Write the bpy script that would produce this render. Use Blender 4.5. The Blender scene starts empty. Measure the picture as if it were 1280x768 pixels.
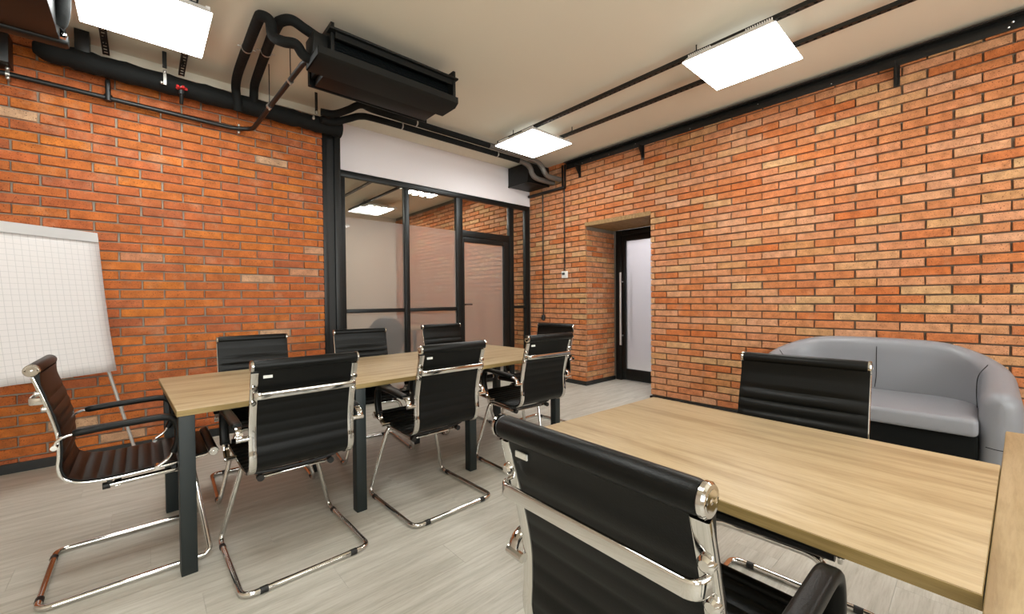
import bpy, bmesh, math, random
from mathutils import Vector, Matrix
random.seed(7)
C = bpy.context.scene.collection
PI = math.pi
# ---------------------------------------------------------------- camera
def make_camera():
    yaw, pitch, roll = math.radians(41.6868), math.radians(-0.97156), math.radians(-0.46304)
    f = Vector((math.sin(yaw)*math.cos(pitch), math.cos(yaw)*math.cos(pitch), math.sin(pitch)))
    r = Vector((math.cos(yaw), -math.sin(yaw), 0)); u = r.cross(f)
    c, s = math.cos(roll), math.sin(roll)
    rr, uu = c*r+s*u, -s*r+c*u
    cam = bpy.data.cameras.new('camera'); o = bpy.data.objects.new('camera', cam); C.objects.link(o)
    m = Matrix((rr, uu, -f)).transposed().to_4x4(); m.translation = (0, 0, 1.23)
    o.matrix_world = m
    cam.sensor_fit = 'HORIZONTAL'; cam.sensor_width = 36; cam.lens = 36*519.2/1280
    cam.clip_start = .05; cam.clip_end = 60
    bpy.context.scene.camera = o
    return rr, uu, f
CAMR, CAMU, CAMF = make_camera()
def project(p):
    v = Vector(p)-Vector((0, 0, 1.23)); d = v.dot(CAMF)
    if d < .05: return None
    return 640+519.2*v.dot(CAMR)/d, 384-519.2*v.dot(CAMU)/d, d
# ---------------------------------------------------------------- world, exposure, lamp strengths
sc = bpy.context.scene
w = bpy.data.worlds.new('world'); sc.world = w; w.use_nodes = True
w.node_tree.nodes['Background'].inputs[0].default_value = (.9, .93, 1, 1)
w.node_tree.nodes['Background'].inputs[1].default_value = .3
sc.view_settings.view_transform = 'Standard'; sc.view_settings.look = 'None'
sc.view_settings.gamma = 1; sc.view_settings.use_curve_mapping = False
sc.view_settings.exposure = 0.0
PANEL_EMIT = 24.0
PANEL_COLOR = (.97, 1.0, .97)
UPLIGHT = .9
ADDED_FILL = 150  # power of the added fill lamps outside the unseen back windows
sc.cycles.max_bounces = 8; sc.cycles.diffuse_bounces = 5; sc.cycles.glossy_bounces = 4
sc.cycles.transmission_bounces = 6; sc.cycles.transparent_max_bounces = 12
sc.cycles.use_denoising = True
sc.cycles.sample_clamp_indirect = 6
# ---------------------------------------------------------------- materials
def new_mat(name):
    m = bpy.data.materials.new(name); m.use_nodes = True
    nt = m.node_tree; nt.nodes.clear()
    out = nt.nodes.new('ShaderNodeOutputMaterial')
    return m, nt, out
def N(nt, kind, **kw):
    n = nt.nodes.new(kind)
    for k, v in kw.items():
        if k.startswith('i_'):
            key = k[2:].replace('_', ' ')
            n.inputs[key].default_value = v
        else: setattr(n, k, v)
    return n
def rgb(r, g, b):
    f = lambda c: ((c/255+.055)/1.055)**2.4 if c/255 > .04045 else c/255/12.92
    return (f(r), f(g), f(b), 1)
def plain(name, col, rough=.5, metal=0, bump=0, bscale=60, spec=.5, var=0, vscale=8, coat=0):
    m, nt, out = new_mat(name)
    p = N(nt, 'ShaderNodeBsdfPrincipled'); p.inputs['Base Color'].default_value = col
    p.inputs['Roughness'].default_value = rough; p.inputs['Metallic'].default_value = metal
    p.inputs['Specular IOR Level'].default_value = spec; p.inputs['Coat Weight'].default_value = coat
    tc = N(nt, 'ShaderNodeTexCoord')
    if var:
        nz = N(nt, 'ShaderNodeTexNoise'); nz.inputs['Scale'].default_value = vscale; nz.inputs['Detail'].default_value = 4
        nt.links.new(tc.outputs['Object'], nz.inputs['Vector'])
        mx = N(nt, 'ShaderNodeMix', data_type='RGBA')
        mx.inputs['A'].default_value = tuple(c*(1-var) for c in col[:3])+(1,)
        mx.inputs['B'].default_value = tuple(min(1, c*(1+var)) for c in col[:3])+(1,)
        nt.links.new(nz.outputs['Fac'], mx.inputs['Factor']); nt.links.new(mx.outputs['Result'], p.inputs['Base Color'])
    if bump:
        nb = N(nt, 'ShaderNodeTexNoise'); nb.inputs['Scale'].default_value = bscale; nb.inputs['Detail'].default_value = 3
        nt.links.new(tc.outputs['Object'], nb.inputs['Vector'])
        b = N(nt, 'ShaderNodeBump'); b.inputs['Strength'].default_value = bump; b.inputs['Distance'].default_value = .004
        nt.links.new(nb.outputs['Fac'], b.inputs['Height']); nt.links.new(b.outputs['Normal'], p.inputs['Normal'])
    nt.links.new(p.outputs[0], out.inputs[0])
    return m
def emit(name, col, s):
    m, nt, out = new_mat(name)
    e = N(nt, 'ShaderNodeEmission'); e.inputs[0].default_value = (*col[:3], 1); e.inputs[1].default_value = s
    nt.links.new(e.outputs[0], out.inputs[0]); return m
def brick_mat(name, stops):
    m, nt, out = new_mat(name); L = nt.links.new
    oi = N(nt, 'ShaderNodeObjectInfo'); ge = N(nt, 'ShaderNodeNewGeometry')
    ad = N(nt, 'ShaderNodeMath', operation='ADD'); fr = N(nt, 'ShaderNodeMath', operation='FRACT')
    L(oi.outputs['Random'], ad.inputs[0]); L(ge.outputs['Random Per Island'], ad.inputs[1]); L(ad.outputs[0], fr.inputs[0])
    cr = N(nt, 'ShaderNodeValToRGB'); cr.color_ramp.interpolation = 'LINEAR'
    el = cr.color_ramp.elements
    while len(el) > 1: el.remove(el[-1])
    el[0].position = stops[0][0]; el[0].color = stops[0][1]
    for p_, c_ in stops[1:]:
        e = el.new(p_); e.color = c_
    L(fr.outputs[0], cr.inputs[0])
    # mottling inside the brick
    nz = N(nt, 'ShaderNodeTexNoise'); nz.inputs['Scale'].default_value = 14; nz.inputs['Detail'].default_value = 5; nz.inputs['Roughness'].default_value = .65
    L(ge.outputs['Position'], nz.inputs['Vector'])
    cr2 = N(nt, 'ShaderNodeValToRGB'); cr2.color_ramp.elements[0].position = .3; cr2.color_ramp.elements[0].color = (.66, .62, .60, 1)
    cr2.color_ramp.elements[1].position = .72; cr2.color_ramp.elements[1].color = (1.22, 1.2, 1.22, 1)
    L(nz.outputs['Fac'], cr2.inputs[0])
    mu = N(nt, 'ShaderNodeMix', data_type='RGBA', blend_type='MULTIPLY'); mu.inputs['Factor'].default_value = 1
    L(cr.outputs[0], mu.inputs['A']); L(cr2.outputs[0], mu.inputs['B'])
    # pits
    vo = N(nt, 'ShaderNodeTexNoise'); vo.inputs['Scale'].default_value = 130; vo.inputs['Detail'].default_value = 2
    L(ge.outputs['Position'], vo.inputs['Vector'])
    c3 = N(nt, 'ShaderNodeValToRGB'); c3.color_ramp.elements[0].position = .31; c3.color_ramp.elements[0].color = (.3, .24, .24, 1)
    c3.color_ramp.elements[1].position = .40; c3.color_ramp.elements[1].color = (1, 1, 1, 1)
    L(vo.outputs['Fac'], c3.inputs[0])
    mu2 = N(nt, 'ShaderNodeMix', data_type='RGBA', blend_type='MULTIPLY'); mu2.inputs['Factor'].default_value = 1
    L(mu.outputs['Result'], mu2.inputs['A']); L(c3.outputs[0], mu2.inputs['B'])
    # pale dusting
    n4 = N(nt, 'ShaderNodeTexNoise'); n4.inputs['Scale'].default_value = 5; n4.inputs['Detail'].default_value = 8; n4.inputs['Roughness'].default_value = .7
    L(ge.outputs['Position'], n4.inputs['Vector'])
    c4 = N(nt, 'ShaderNodeValToRGB'); c4.color_ramp.elements[0].position = .55; c4.color_ramp.elements[0].color = (0, 0, 0, 1)
    c4.color_ramp.elements[1].position = .8; c4.color_ramp.elements[1].color = (.5, .5, .5, 1)
    L(n4.outputs['Fac'], c4.inputs[0])
    mx = N(nt, 'ShaderNodeMix', data_type='RGBA'); L(c4.outputs[0], mx.inputs['Factor']); L(mu2.outputs['Result'], mx.inputs['A'])
    mx.inputs['B'].default_value = rgb(205, 165, 135)
    p = N(nt, 'ShaderNodeBsdfPrincipled'); p.inputs['Roughness'].default_value = .78; p.inputs['Specular IOR Level'].default_value = .3
    L(mx.outputs['Result'], p.inputs['Base Color'])
    b = N(nt, 'ShaderNodeBump'); b.inputs['Strength'].default_value = .5; b.inputs['Distance'].default_value = .002
    L(vo.outputs['Fac'], b.inputs['Height']); L(b.outputs[0], p.inputs['Normal'])
    L(p.outputs[0], out.inputs[0]); return m
def wood_mat(name, c1, c2, c3, sx=1.2, sy=22, rough=.45, island=False, dark=.0):
    m, nt, out = new_mat(name); L = nt.links.new
    tc = N(nt, 'ShaderNodeTexCoord'); mp = N(nt, 'ShaderNodeMapping'); mp.inputs['Scale'].default_value = (sx, sy, sy)
    oi = N(nt, 'ShaderNodeObjectInfo')
    cm = N(nt, 'ShaderNodeCombineXYZ'); mm = N(nt, 'ShaderNodeMath', operation='MULTIPLY'); mm.inputs[1].default_value = 37
    L(oi.outputs['Random'], mm.inputs[0]); L(mm.outputs[0], cm.inputs[0]); L(mm.outputs[0], cm.inputs[1])
    L(tc.outputs['Object'], mp.inputs['Vector']); L(cm.outputs[0], mp.inputs['Location'])
    n1 = N(nt, 'ShaderNodeTexNoise'); n1.inputs['Scale'].default_value = 1.6; n1.inputs['Detail'].default_value = 7; n1.inputs['Roughness'].default_value = .62; n1.inputs['Distortion'].default_value = .35
    L(mp.outputs[0], n1.inputs['Vector'])
    n2 = N(nt, 'ShaderNodeTexNoise'); n2.inputs['Scale'].default_value = 9; n2.inputs['Detail'].default_value = 4; n2.inputs['Roughness'].default_value = .7
    L(mp.outputs[0], n2.inputs['Vector'])
    cr = N(nt, 'ShaderNodeValToRGB'); e = cr.color_ramp.elements
    e[0].position = .34; e[0].color = c1; e[1].position = .68; e[1].color = c3
    k = e.new(.5); k.color = c2
    L(n1.outputs['Fac'], cr.inputs[0])
    c5 = N(nt, 'ShaderNodeValToRGB'); c5.color_ramp.elements[0].position = .32; c5.color_ramp.elements[0].color = (.80, .78, .75, 1)
    c5.color_ramp.elements[1].position = .55; c5.color_ramp.elements[1].color = (1, 1, 1, 1)
    L(n2.outputs['Fac'], c5.inputs[0])
    mu = N(nt, 'ShaderNodeMix', data_type='RGBA', blend_type='MULTIPLY'); mu.inputs['Factor'].default_value = .8
    L(cr.outputs[0], mu.inputs['A']); L(c5.outputs[0], mu.inputs['B'])
    hs = N(nt, 'ShaderNodeHueSaturation'); mr = N(nt, 'ShaderNodeMapRange'); mr.inputs['To Min'].default_value = 1-dark; mr.inputs['To Max'].default_value = 1+dark
    L(oi.outputs['Random'], mr.inputs['Value']); L(mr.outputs[0], hs.inputs['Value']); L(mu.outputs['Result'], hs.inputs['Color'])
    p = N(nt, 'ShaderNodeBsdfPrincipled'); p.inputs['Roughness'].default_value = rough; p.inputs['Specular IOR Level'].default_value = .4
    L(hs.outputs[0], p.inputs['Base Color'])
    b = N(nt, 'ShaderNodeBump'); b.inputs['Strength'].default_value = .15; b.inputs['Distance'].default_value = .001
    L(n2.outputs['Fac'], b.inputs['Height']); L(b.outputs[0], p.inputs['Normal'])
    L(p.outputs[0], out.inputs[0]); return m
def glass_mat(name, frost):
    m, nt, out = new_mat(name); L = nt.links.new
    fr = N(nt, 'ShaderNodeFresnel'); gg = N(nt, 'ShaderNodeNewGeometry')
    mi = N(nt, 'ShaderNodeMapRange'); mi.inputs['To Min'].default_value = 1.5; mi.inputs['To Max'].default_value = 1/1.5
    L(gg.outputs['Backfacing'], mi.inputs['Value']); L(mi.outputs[0], fr.inputs[0])
    gl = N(nt, 'ShaderNodeBsdfGlossy'); gl.inputs['Roughness'].default_value = .02 if not frost else .03
    if frost:
        a = N(nt, 'ShaderNodeBsdfTranslucent'); a.inputs[0].default_value = (.80, .79, .80, 1)
        d = N(nt, 'ShaderNodeBsdfDiffuse'); d.inputs[0].default_value = (.75, .74, .75, 1)
        m1 = a
        m2 = N(nt, 'ShaderNodeMixShader'); m2.inputs[0].default_value = .2
        L(m1.outputs[0], m2.inputs[1]); L(d.outputs[0], m2.inputs[2])
        tr = N(nt, 'ShaderNodeBsdfTransparent'); tr.inputs[0].default_value = (.92, .9, .9, 1)
        base = N(nt, 'ShaderNodeMixShader'); base.inputs[0].default_value = .68
        L(m2.outputs[0], base.inputs[1]); L(tr.outputs[0], base.inputs[2])
    else:
        base = N(nt, 'ShaderNodeBsdfTransparent'); base.inputs[0].default_value = (.93, .95, .94, 1)
    mx = N(nt, 'ShaderNodeMixShader')
    L(fr.outputs[0], mx.inputs[0]); L(base.outputs[0], mx.inputs[1]); L(gl.outputs[0], mx.inputs[2])
    L(mx.outputs[0], out.inputs[0]); return m
def grid_paper():
    m, nt, out = new_mat('grid_paper'); L = nt.links.new
    tc = N(nt, 'ShaderNodeTexCoord'); sp = N(nt, 'ShaderNodeSeparateXYZ'); L(tc.outputs['Object'], sp.inputs[0])
    fs = []
    for ax in ('X', 'Z'):
        a = N(nt, 'ShaderNodeMath', operation='MULTIPLY'); a.inputs[1].default_value = 27
        f = N(nt, 'ShaderNodeMath', operation='FRACT'); g = N(nt, 'ShaderNodeMath', operation='LESS_THAN'); g.inputs[1].default_value = .07
        L(sp.outputs[ax], a.inputs[0]); L(a.outputs[0], f.inputs[0]); L(f.outputs[0], g.inputs[0]); fs.append(g)
    mx = N(nt, 'ShaderNodeMath', operation='MAXIMUM'); L(fs[0].outputs[0], mx.inputs[0]); L(fs[1].outputs[0], mx.inputs[1])
    c = N(nt, 'ShaderNodeMix', data_type='RGBA'); c.inputs['A'].default_value = rgb(206, 202, 201); c.inputs['B'].default_value = rgb(182, 180, 180)
    L(mx.outputs[0], c.inputs['Factor'])
    p = N(nt, 'ShaderNodeBsdfPrincipled'); p.inputs['Roughness'].default_value = .8; L(c.outputs['Result'], p.inputs['Base Color'])
    L(p.outputs[0], out.inputs[0]); return m
M = {}
M['brick_a'] = brick_mat('orange_brick', [(0, rgb(172, 92, 50)), (.2, rgb(190, 108, 46)), (.4, rgb(166, 92, 58)), (.6, rgb(192, 112, 44)), (.8, rgb(182, 98, 52)), (.96, rgb(178, 102, 62)), (.985, rgb(196, 160, 126))])
M['brick_b'] = brick_mat('mixed_orange_brick', [(0, rgb(194, 124, 82)), (.12, rgb(202, 146, 108)), (.22, rgb(194, 128, 82)), (.33, rgb(190, 106, 54)), (.42, rgb(204, 152, 112)), (.52, rgb(196, 118, 66)), (.64, rgb(204, 154, 118)), (.74, rgb(192, 112, 62)), (.84, rgb(202, 146, 102)), (.93, rgb(200, 158, 112)), (1, rgb(194, 134, 84))])
M['mortar'] = plain('grey_mortar', rgb(158, 150, 136), .9, bump=.6, bscale=120, var=.15, vscale=30)
M['mortar_b'] = plain('grey_brown_mortar', rgb(122, 112, 98), .9, bump=.6, bscale=120, var=.15, vscale=30)
M['ceiling'] = plain('cream_plaster', rgb(224, 216, 198), .85, var=.015, vscale=1.5)
M['wall'] = plain('white_wall_paint', rgb(226, 221, 224), .8, var=.01, vscale=2)
M['wall_cream'] = plain('cream_wall_paint', rgb(205, 195, 180), .8)
M['yellow'] = plain('yellow_wall_panel', rgb(212, 186, 96), .7)
M['floor'] = wood_mat('grey_oak_vinyl', rgb(172, 168, 157), rgb(187, 183, 173), rgb(200, 197, 188), 1.0, 14, .5, dark=.02)
M['floor_base'] = plain('dark_floor_joint', rgb(150, 144, 132), .7)
M['oak'] = wood_mat('light_oak_laminate', rgb(146, 121, 87), rgb(170, 147, 112), rgb(180, 158, 125), 1.1, 12, .45)
M['oak_edge'] = wood_mat('oak_edge_band', rgb(128, 108, 64), rgb(146, 124, 78), rgb(158, 136, 90), 1.5, 30, .5)
M['lintel'] = wood_mat('weathered_board', rgb(120, 92, 58), rgb(150, 118, 78), rgb(170, 138, 96), 3, 30, .7)
M['steel'] = plain('anthracite_steel', rgb(20, 29, 30), .55, 0, bump=.05, bscale=200)
M['black_steel'] = plain('black_painted_steel', rgb(10, 12, 12), .45, 0, bump=.05, bscale=60)
M['frame'] = plain('black_frame', rgb(16, 19, 19), .4, spec=.35)
M['skirt'] = plain('black_skirting', rgb(22, 25, 25), .4)
M['chrome'] = plain('polished_chrome', (.68, .67, .65, 1), .08, 1)
M['leather'] = plain('black_leather', rgb(6, 7, 6), .4, 0, bump=.12, bscale=350, spec=.22)
M['leather_back'] = plain('black_leather_back', rgb(13, 15, 15), .55, 0, bump=.1, bscale=350, spec=.3)
M['plastic'] = plain('black_plastic', rgb(18, 18, 18), .5)
M['tag'] = plain('pale_tag', rgb(215, 215, 210), .5)
M['foam'] = plain('black_pipe_insulation', rgb(10, 12, 11), .8, spec=.3, bump=.8, bscale=30)
M['foil'] = plain('grey_pipe_jacket', rgb(105, 102, 98), .42, .3, bump=.5, bscale=25)
M['unit'] = plain('black_unit_casing', rgb(11, 13, 12), .5, 0, spec=.35)
M['coil'] = plain('dark_coil', rgb(14, 22, 24), .45, .3)
M['zinc'] = plain('galvanised_zinc', rgb(190, 188, 182), .3, .9)
M['red'] = plain('red_enamel', rgb(190, 40, 40), .35)
M['sofa'] = plain('grey_leatherette', rgb(128, 129, 135), .38, 0, bump=.08, bscale=300)
M['sofa_dark'] = plain('black_sofa_base', rgb(8, 9, 8), .8, spec=.15)
M['silver'] = plain('silver_aluminium', rgb(200, 200, 200), .35, .6)
M['paper'] = grid_paper()
M['white_plastic'] = plain('white_plastic', rgb(228, 226, 224), .5)
M['screen'] = plain('grey_lcd', rgb(60, 64, 66), .2)
M['glass'] = glass_mat('clear_glass', False)
M['frost'] = glass_mat('frosted_glass', True)
M['diffuser'] = emit('lit_diffuser', PANEL_COLOR, PANEL_EMIT)
M['uplight'] = emit('lit_top_slot', PANEL_COLOR, UPLIGHT)
M['strip'] = emit('lit_strip', (1, .96, .87), 46)
M['corr'] = emit('corridor_diffuser', (.93, .94, 1), 9)
# ---------------------------------------------------------------- mesh helpers
class MB:
    def __init__(s): s.v = []; s.f = []
    def add(s, vs, fs):
        n = len(s.v); s.v += [tuple(v) for v in vs]; s.f += [tuple(i+n for i in f) for f in fs]
    def box(s, a, b, ch=0):
        (x0, y0, z0), (x1, y1, z1) = a, b
        x0, x1 = min(x0, x1), max(x0, x1); y0, y1 = min(y0, y1), max(y0, y1); z0, z1 = min(z0, z1), max(z0, z1)
        if ch:
            bm = bmesh.new(); bmesh.ops.create_cube(bm, size=1)
            for v in bm.verts: v.co = ((x0+x1)/2+v.co.x*(x1-x0), (y0+y1)/2+v.co.y*(y1-y0), (z0+z1)/2+v.co.z*(z1-z0))
            bmesh.ops.bevel(bm, geom=bm.edges[:], offset=ch, segments=2, affect='EDGES', profile=.5)
            bm.verts.index_update(); s.add([v.co for v in bm.verts], [[v.index for v in f.verts] for f in bm.faces]); bm.free(); return
        s.add([(x0,y0,z0),(x1,y0,z0),(x1,y1,z0),(x0,y1,z0),(x0,y0,z1),(x1,y0,z1),(x1,y1,z1),(x0,y1,z1)],
              [(0,3,2,1),(4,5,6,7),(0,1,5,4),(1,2,6,5),(2,3,7,6),(3,0,4,7)])
    def sweep(s, path, sec, side=None, closed=False, cap=True, scale=None):
        P = [Vector(p) for p in path]; n = len(P); m = len(sec); vs = []
        T = []
        for i in range(n):
            a = P[i-1] if (i > 0 or closed) else P[i]; b = P[(i+1) % n] if (i < n-1 or closed) else P[i]
            T.append((b-a).normalized())
        if side is None:
            t = T[0]; up = Vector((0, 0, 1)) if abs(t.z) < .9 else Vector((1, 0, 0))
            X = t.cross(up).normalized()
        for i in range(n):
            t = T[i]
            if side is not None: X = Vector(side); X = (X-t*X.dot(t)).normalized()
            else: X = (X-t*X.dot(t)).normalized()
            Y = X.cross(t)
            k = scale[i] if scale else 1
            for (a, b) in sec: vs.append(P[i]+X*a*k+Y*b*k)
        fs = []
        for i in range(n if closed else n-1):
            j = (i+1) % n
            for q in range(m):
                r = (q+1) % m
                fs.append((i*m+q, i*m+r, j*m+r, j*m+q))
        if cap and not closed:
            fs.append(tuple(range(m))[::-1]); fs.append(tuple((n-1)*m+q for q in range(m)))
        s.add(vs, fs)
    def tube(s, path, r, k=12, **kw): s.sweep(path, circ(r, k), **kw)
    def ball(s, c, r, k=10, sz=(1, 1, 1)):
        vs = []; fs = []; h = k//2
        for i in range(h+1):
            a = PI*i/h
            for j in range(k):
                b = 2*PI*j/k; vs.append((c[0]+r*sz[0]*math.sin(a)*math.cos(b), c[1]+r*sz[1]*math.sin(a)*math.sin(b), c[2]+r*sz[2]*math.cos(a)))
        for i in range(h):
            for j in range(k):
                fs.append((i*k+j, (i+1)*k+j, (i+1)*k+(j+1) % k, i*k+(j+1) % k))
        s.add(vs, fs)
    def mesh(s, name, mat, smooth=True, ang=35):
        me = bpy.data.meshes.new(name); me.from_pydata(s.v, [], s.f); me.validate()
        bm = bmesh.new(); bm.from_mesh(me); bmesh.ops.remove_doubles(bm, verts=bm.verts, dist=1e-6)
        bmesh.ops.recalc_face_normals(bm, faces=bm.faces); bm.to_mesh(me); bm.free()
        if smooth:
            me.shade_smooth(); me.set_sharp_from_angle(angle=math.radians(ang))
        if mat: me.materials.append(mat)
        return me
def circ(r, k=12, ry=None): return [(r*math.cos(2*PI*i/k), (ry or r)*math.sin(2*PI*i/k)) for i in range(k)]
def rrect(w_, h, r, k=3):
    out = []
    for cx, cy, a0 in ((w_/2-r, h/2-r, 0), (-w_/2+r, h/2-r, PI/2), (-w_/2+r, -h/2+r, PI), (w_/2-r, -h/2+r, 1.5*PI)):
        for i in range(k+1): a = a0+PI/2*i/k; out.append((cx+r*math.cos(a), cy+r*math.sin(a)))
    return out
def smooth_path(pts, n=8):
    P = [Vector(p) for p in pts]; P = [2*P[0]-P[1]]+P+[2*P[-1]-P[-2]]; out = []
    for i in range(1, len(P)-2):
        for j in range(n):
            t = j/n
            out.append(.5*((2*P[i])+(P[i+1]-P[i-1])*t+(2*P[i-1]-5*P[i]+4*P[i+1]-P[i+2])*t*t+(3*P[i]-P[i-1]-3*P[i+1]+P[i+2])*t**3))
    out.append(P[-2]); return out
def fillet(pts, r, n=6, closed=False):
    P = [Vector(p) for p in pts]; out = []; L_ = len(P)
    for i in range(L_):
        if not closed and i in (0, L_-1): out.append(P[i]); continue
        a, b, c = P[i-1], P[i], P[(i+1) % L_]
        u = (a-b); v = (c-b); rr = min(r, u.length*.48, v.length*.48); u.normalize(); v.normalize()
        p0, p1 = b+u*rr, b+v*rr
        for j in range(n+1):
            t = j/n; out.append(p0*(1-t)**2+b*2*t*(1-t)+p1*t*t)
    return out
def link(name, me, parent=None, **props):
    o = bpy.data.objects.new(name, me); C.objects.link(o)
    if parent: o.parent = parent
    for k, v in props.items():
        if v is not None: o[k] = v
    return o
def thing(name, label, cat, loc=(0, 0, 0), rz=0, group=None):
    o = bpy.data.objects.new(name, None); C.objects.link(o); o.location = loc; o.rotation_euler = (0, 0, rz)
    o.empty_display_size = .1
    o['label'] = label; o['category'] = cat
    if group: o['group'] = group
    return o
def part(name, mb, mat, parent, **kw):
    sm = kw.pop('smooth', True); return link(name, mb.mesh(name, M[mat], sm), parent, **kw)
def dup(root, loc, rz, label, group=None):
    r = root.copy(); C.objects.link(r); r.location = loc; r.rotation_euler = (0, 0, rz); r['label'] = label
    if group: r['group'] = group
    for ch in list(root.children):
        c = ch.copy(); C.objects.link(c); c.parent = r
        for g in list(ch.children):
            d = g.copy(); C.objects.link(d); d.parent = c
    return r
# ================================================================ SETTING
YA, XB, YP, ZC = 4.664, 4.707, 4.838, 3.265
RX0, RY0, NY1 = -2.3, -2.7, 9.6      # left wall, back wall, far end of the next room
DX = 5.43                            # plane of the door in the recess
def struct(name, mb, mat, smooth=False, **kw):
    return link(name, mb.mesh(name, M[mat], smooth), None, kind='structure', **kw)
# floor ----------------------------------------------------------
m = MB(); m.box((RX0-.2, RY0-.2, -.12), (7.6, NY1+.2, -.004)); floor = struct('floor', m, 'floor_base')
PW, PL = .195, 1.25
plank_mesh = {}
def plank(L_):
    k = round(L_, 3)
    if k not in plank_mesh:
        q = MB(); q.box((-L_/2+.0004, -PW/2+.0004, -.004), (L_/2-.0004, PW/2-.0004, 0)); plank_mesh[k] = q.mesh('plank', M['floor'], False)
    return plank_mesh[k]
cells = []
y = -2.7; row = 0
while y < YP+.9:
    off = (row*.47) % PL; x = RX0-off
    while x < DX+.1:
        a, b = max(x, RX0), min(x+PL, DX+.1)
        if b-a > .08: cells.append(((a+b)/2, y+PW/2, b-a))
        x += PL
    y += PW; row += 1
def vis(c):
    p = project((c[0], c[1], 0)); return -math.hypot(c[0], c[1]) if p and -300 < p[0] < 1580 and p[1] < 1200 else -100
cells.sort(key=vis, reverse=True)
for c in cells[:296]:
    o = link('plank', plank(c[2]), floor); o.location = (c[0], c[1], 0)
q = MB()
for c in cells[296:]: q.box((c[0]-c[2]/2+.0006, c[1]-PW/2+.0006, -.004), (c[0]+c[2]/2-.0006, c[1]+PW/2-.0006, 0))
q.box((RX0, YP+.95, -.004), (XB+.2, NY1, 0)); q.box((DX+.1, 1, -.004), (7.4, 6, 0))
link('plank_field', q.mesh('plank_field', M['floor'], False), floor, kind='stuff')
# ceiling --------------------------------------------------------
m = MB(); m.box((RX0-.2, RY0-.2, ZC), (7.6, NY1+.2, ZC+.15)); struct('ceiling', m, 'ceiling')
# walls behind and beside the camera
m = MB(); m.box((RX0-.15, RY0, 0), (RX0, NY1, ZC)); struct('wall_side', m, 'wall_cream')
ADDED_WINS = ((-1.7, .0), (1.0, 2.9))  # unseen windows, added to brighten the room from behind the camera
m = MB(); ya, yb = RY0-.15, RY0
m.box((RX0-.15, ya, 0), (XB+.4, yb, .85)); m.box((RX0-.15, ya, 2.75), (XB+.4, yb, ZC))
for a, b in ((RX0-.15, -1.7), (.0, 1.0), (2.9, XB+.4)): m.box((a, ya, .85), (b, yb, 2.75))
struct('wall_back', m, 'wall_cream')
for n_, (a, b) in enumerate(ADDED_WINS):
    wn = bpy.data.objects.new('window_%d' % (n_+2), None); C.objects.link(wn); wn['kind'] = 'structure'
    for nm, p, q_ in (('sill', (a, ya-.02, .82), (b, yb+.05, .85)), ('frame_rail', (a, ya+.03, 2.69), (b, ya+.09, 2.75)), ('frame_rail', (a, ya+.03, .85), (b, ya+.09, .91)),
                      ('frame_stile', (a, ya+.03, .911), (a+.06, ya+.09, 2.689)), ('frame_stile', (b-.06, ya+.03, .911), (b, ya+.09, 2.689)), ('frame_stile', ((a+b)/2-.03, ya+.03, .911), ((a+b)/2+.03, ya+.09, 2.689))):
        q = MB(); q.box(p, q_, .003); link(nm, q.mesh(nm, M['white_plastic']), wn)
    ld = bpy.data.lights.new('added_window_fill', 'AREA'); ld.shape = 'RECTANGLE'; ld.size = b-a; ld.size_y = 1.9; ld.energy = ADDED_FILL; ld.color = (.97, 1.0, .97)  # area lamp just outside each added window, fills the room evenly
    lo = bpy.data.objects.new('added_window_fill', ld); C.objects.link(lo); lo.location = ((a+b)/2, ya-.35, 1.6); lo.rotation_euler = (math.radians(98), 0, 0)
# brick generator
def brick_variants(L_, H_, mat, n=6):
    out = []
    for k in range(n):
        rnd = random.Random(k+11); j = lambda s: rnd.uniform(-s, s)
        q = MB(); b = .0035; l, h, d = L_/2, H_/2, .030
        F = [(-l+b+j(.001), 0+j(.0006), -h+b+j(.001)), (l-b+j(.001), j(.0006), -h+b+j(.001)), (l-b+j(.001), j(.0006), h-b+j(.001)), (-l+b+j(.001), j(.0006), h-b+j(.001))]
        S = [(-l+j(.0012), .004, -h+j(.0012)), (l+j(.0012), .004, -h+j(.0012)), (l+j(.0012), .004, h+j(.0012)), (-l+j(.0012), .004, h+j(.0012))]
        B = [(x_, d, z_) for x_, _, z_ in S]
        q.add(F+S+B, [(0, 1, 2, 3), (0, 4, 5, 1), (1, 5, 6, 2), (2, 6, 7, 3), (3, 7, 4, 0), (4, 8, 9, 5), (5, 9, 10, 6), (6, 10, 11, 7), (7, 11, 8, 4), (8, 11, 10, 9)])
        out.append(q.mesh('brick', M[mat], False))
    return out
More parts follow.
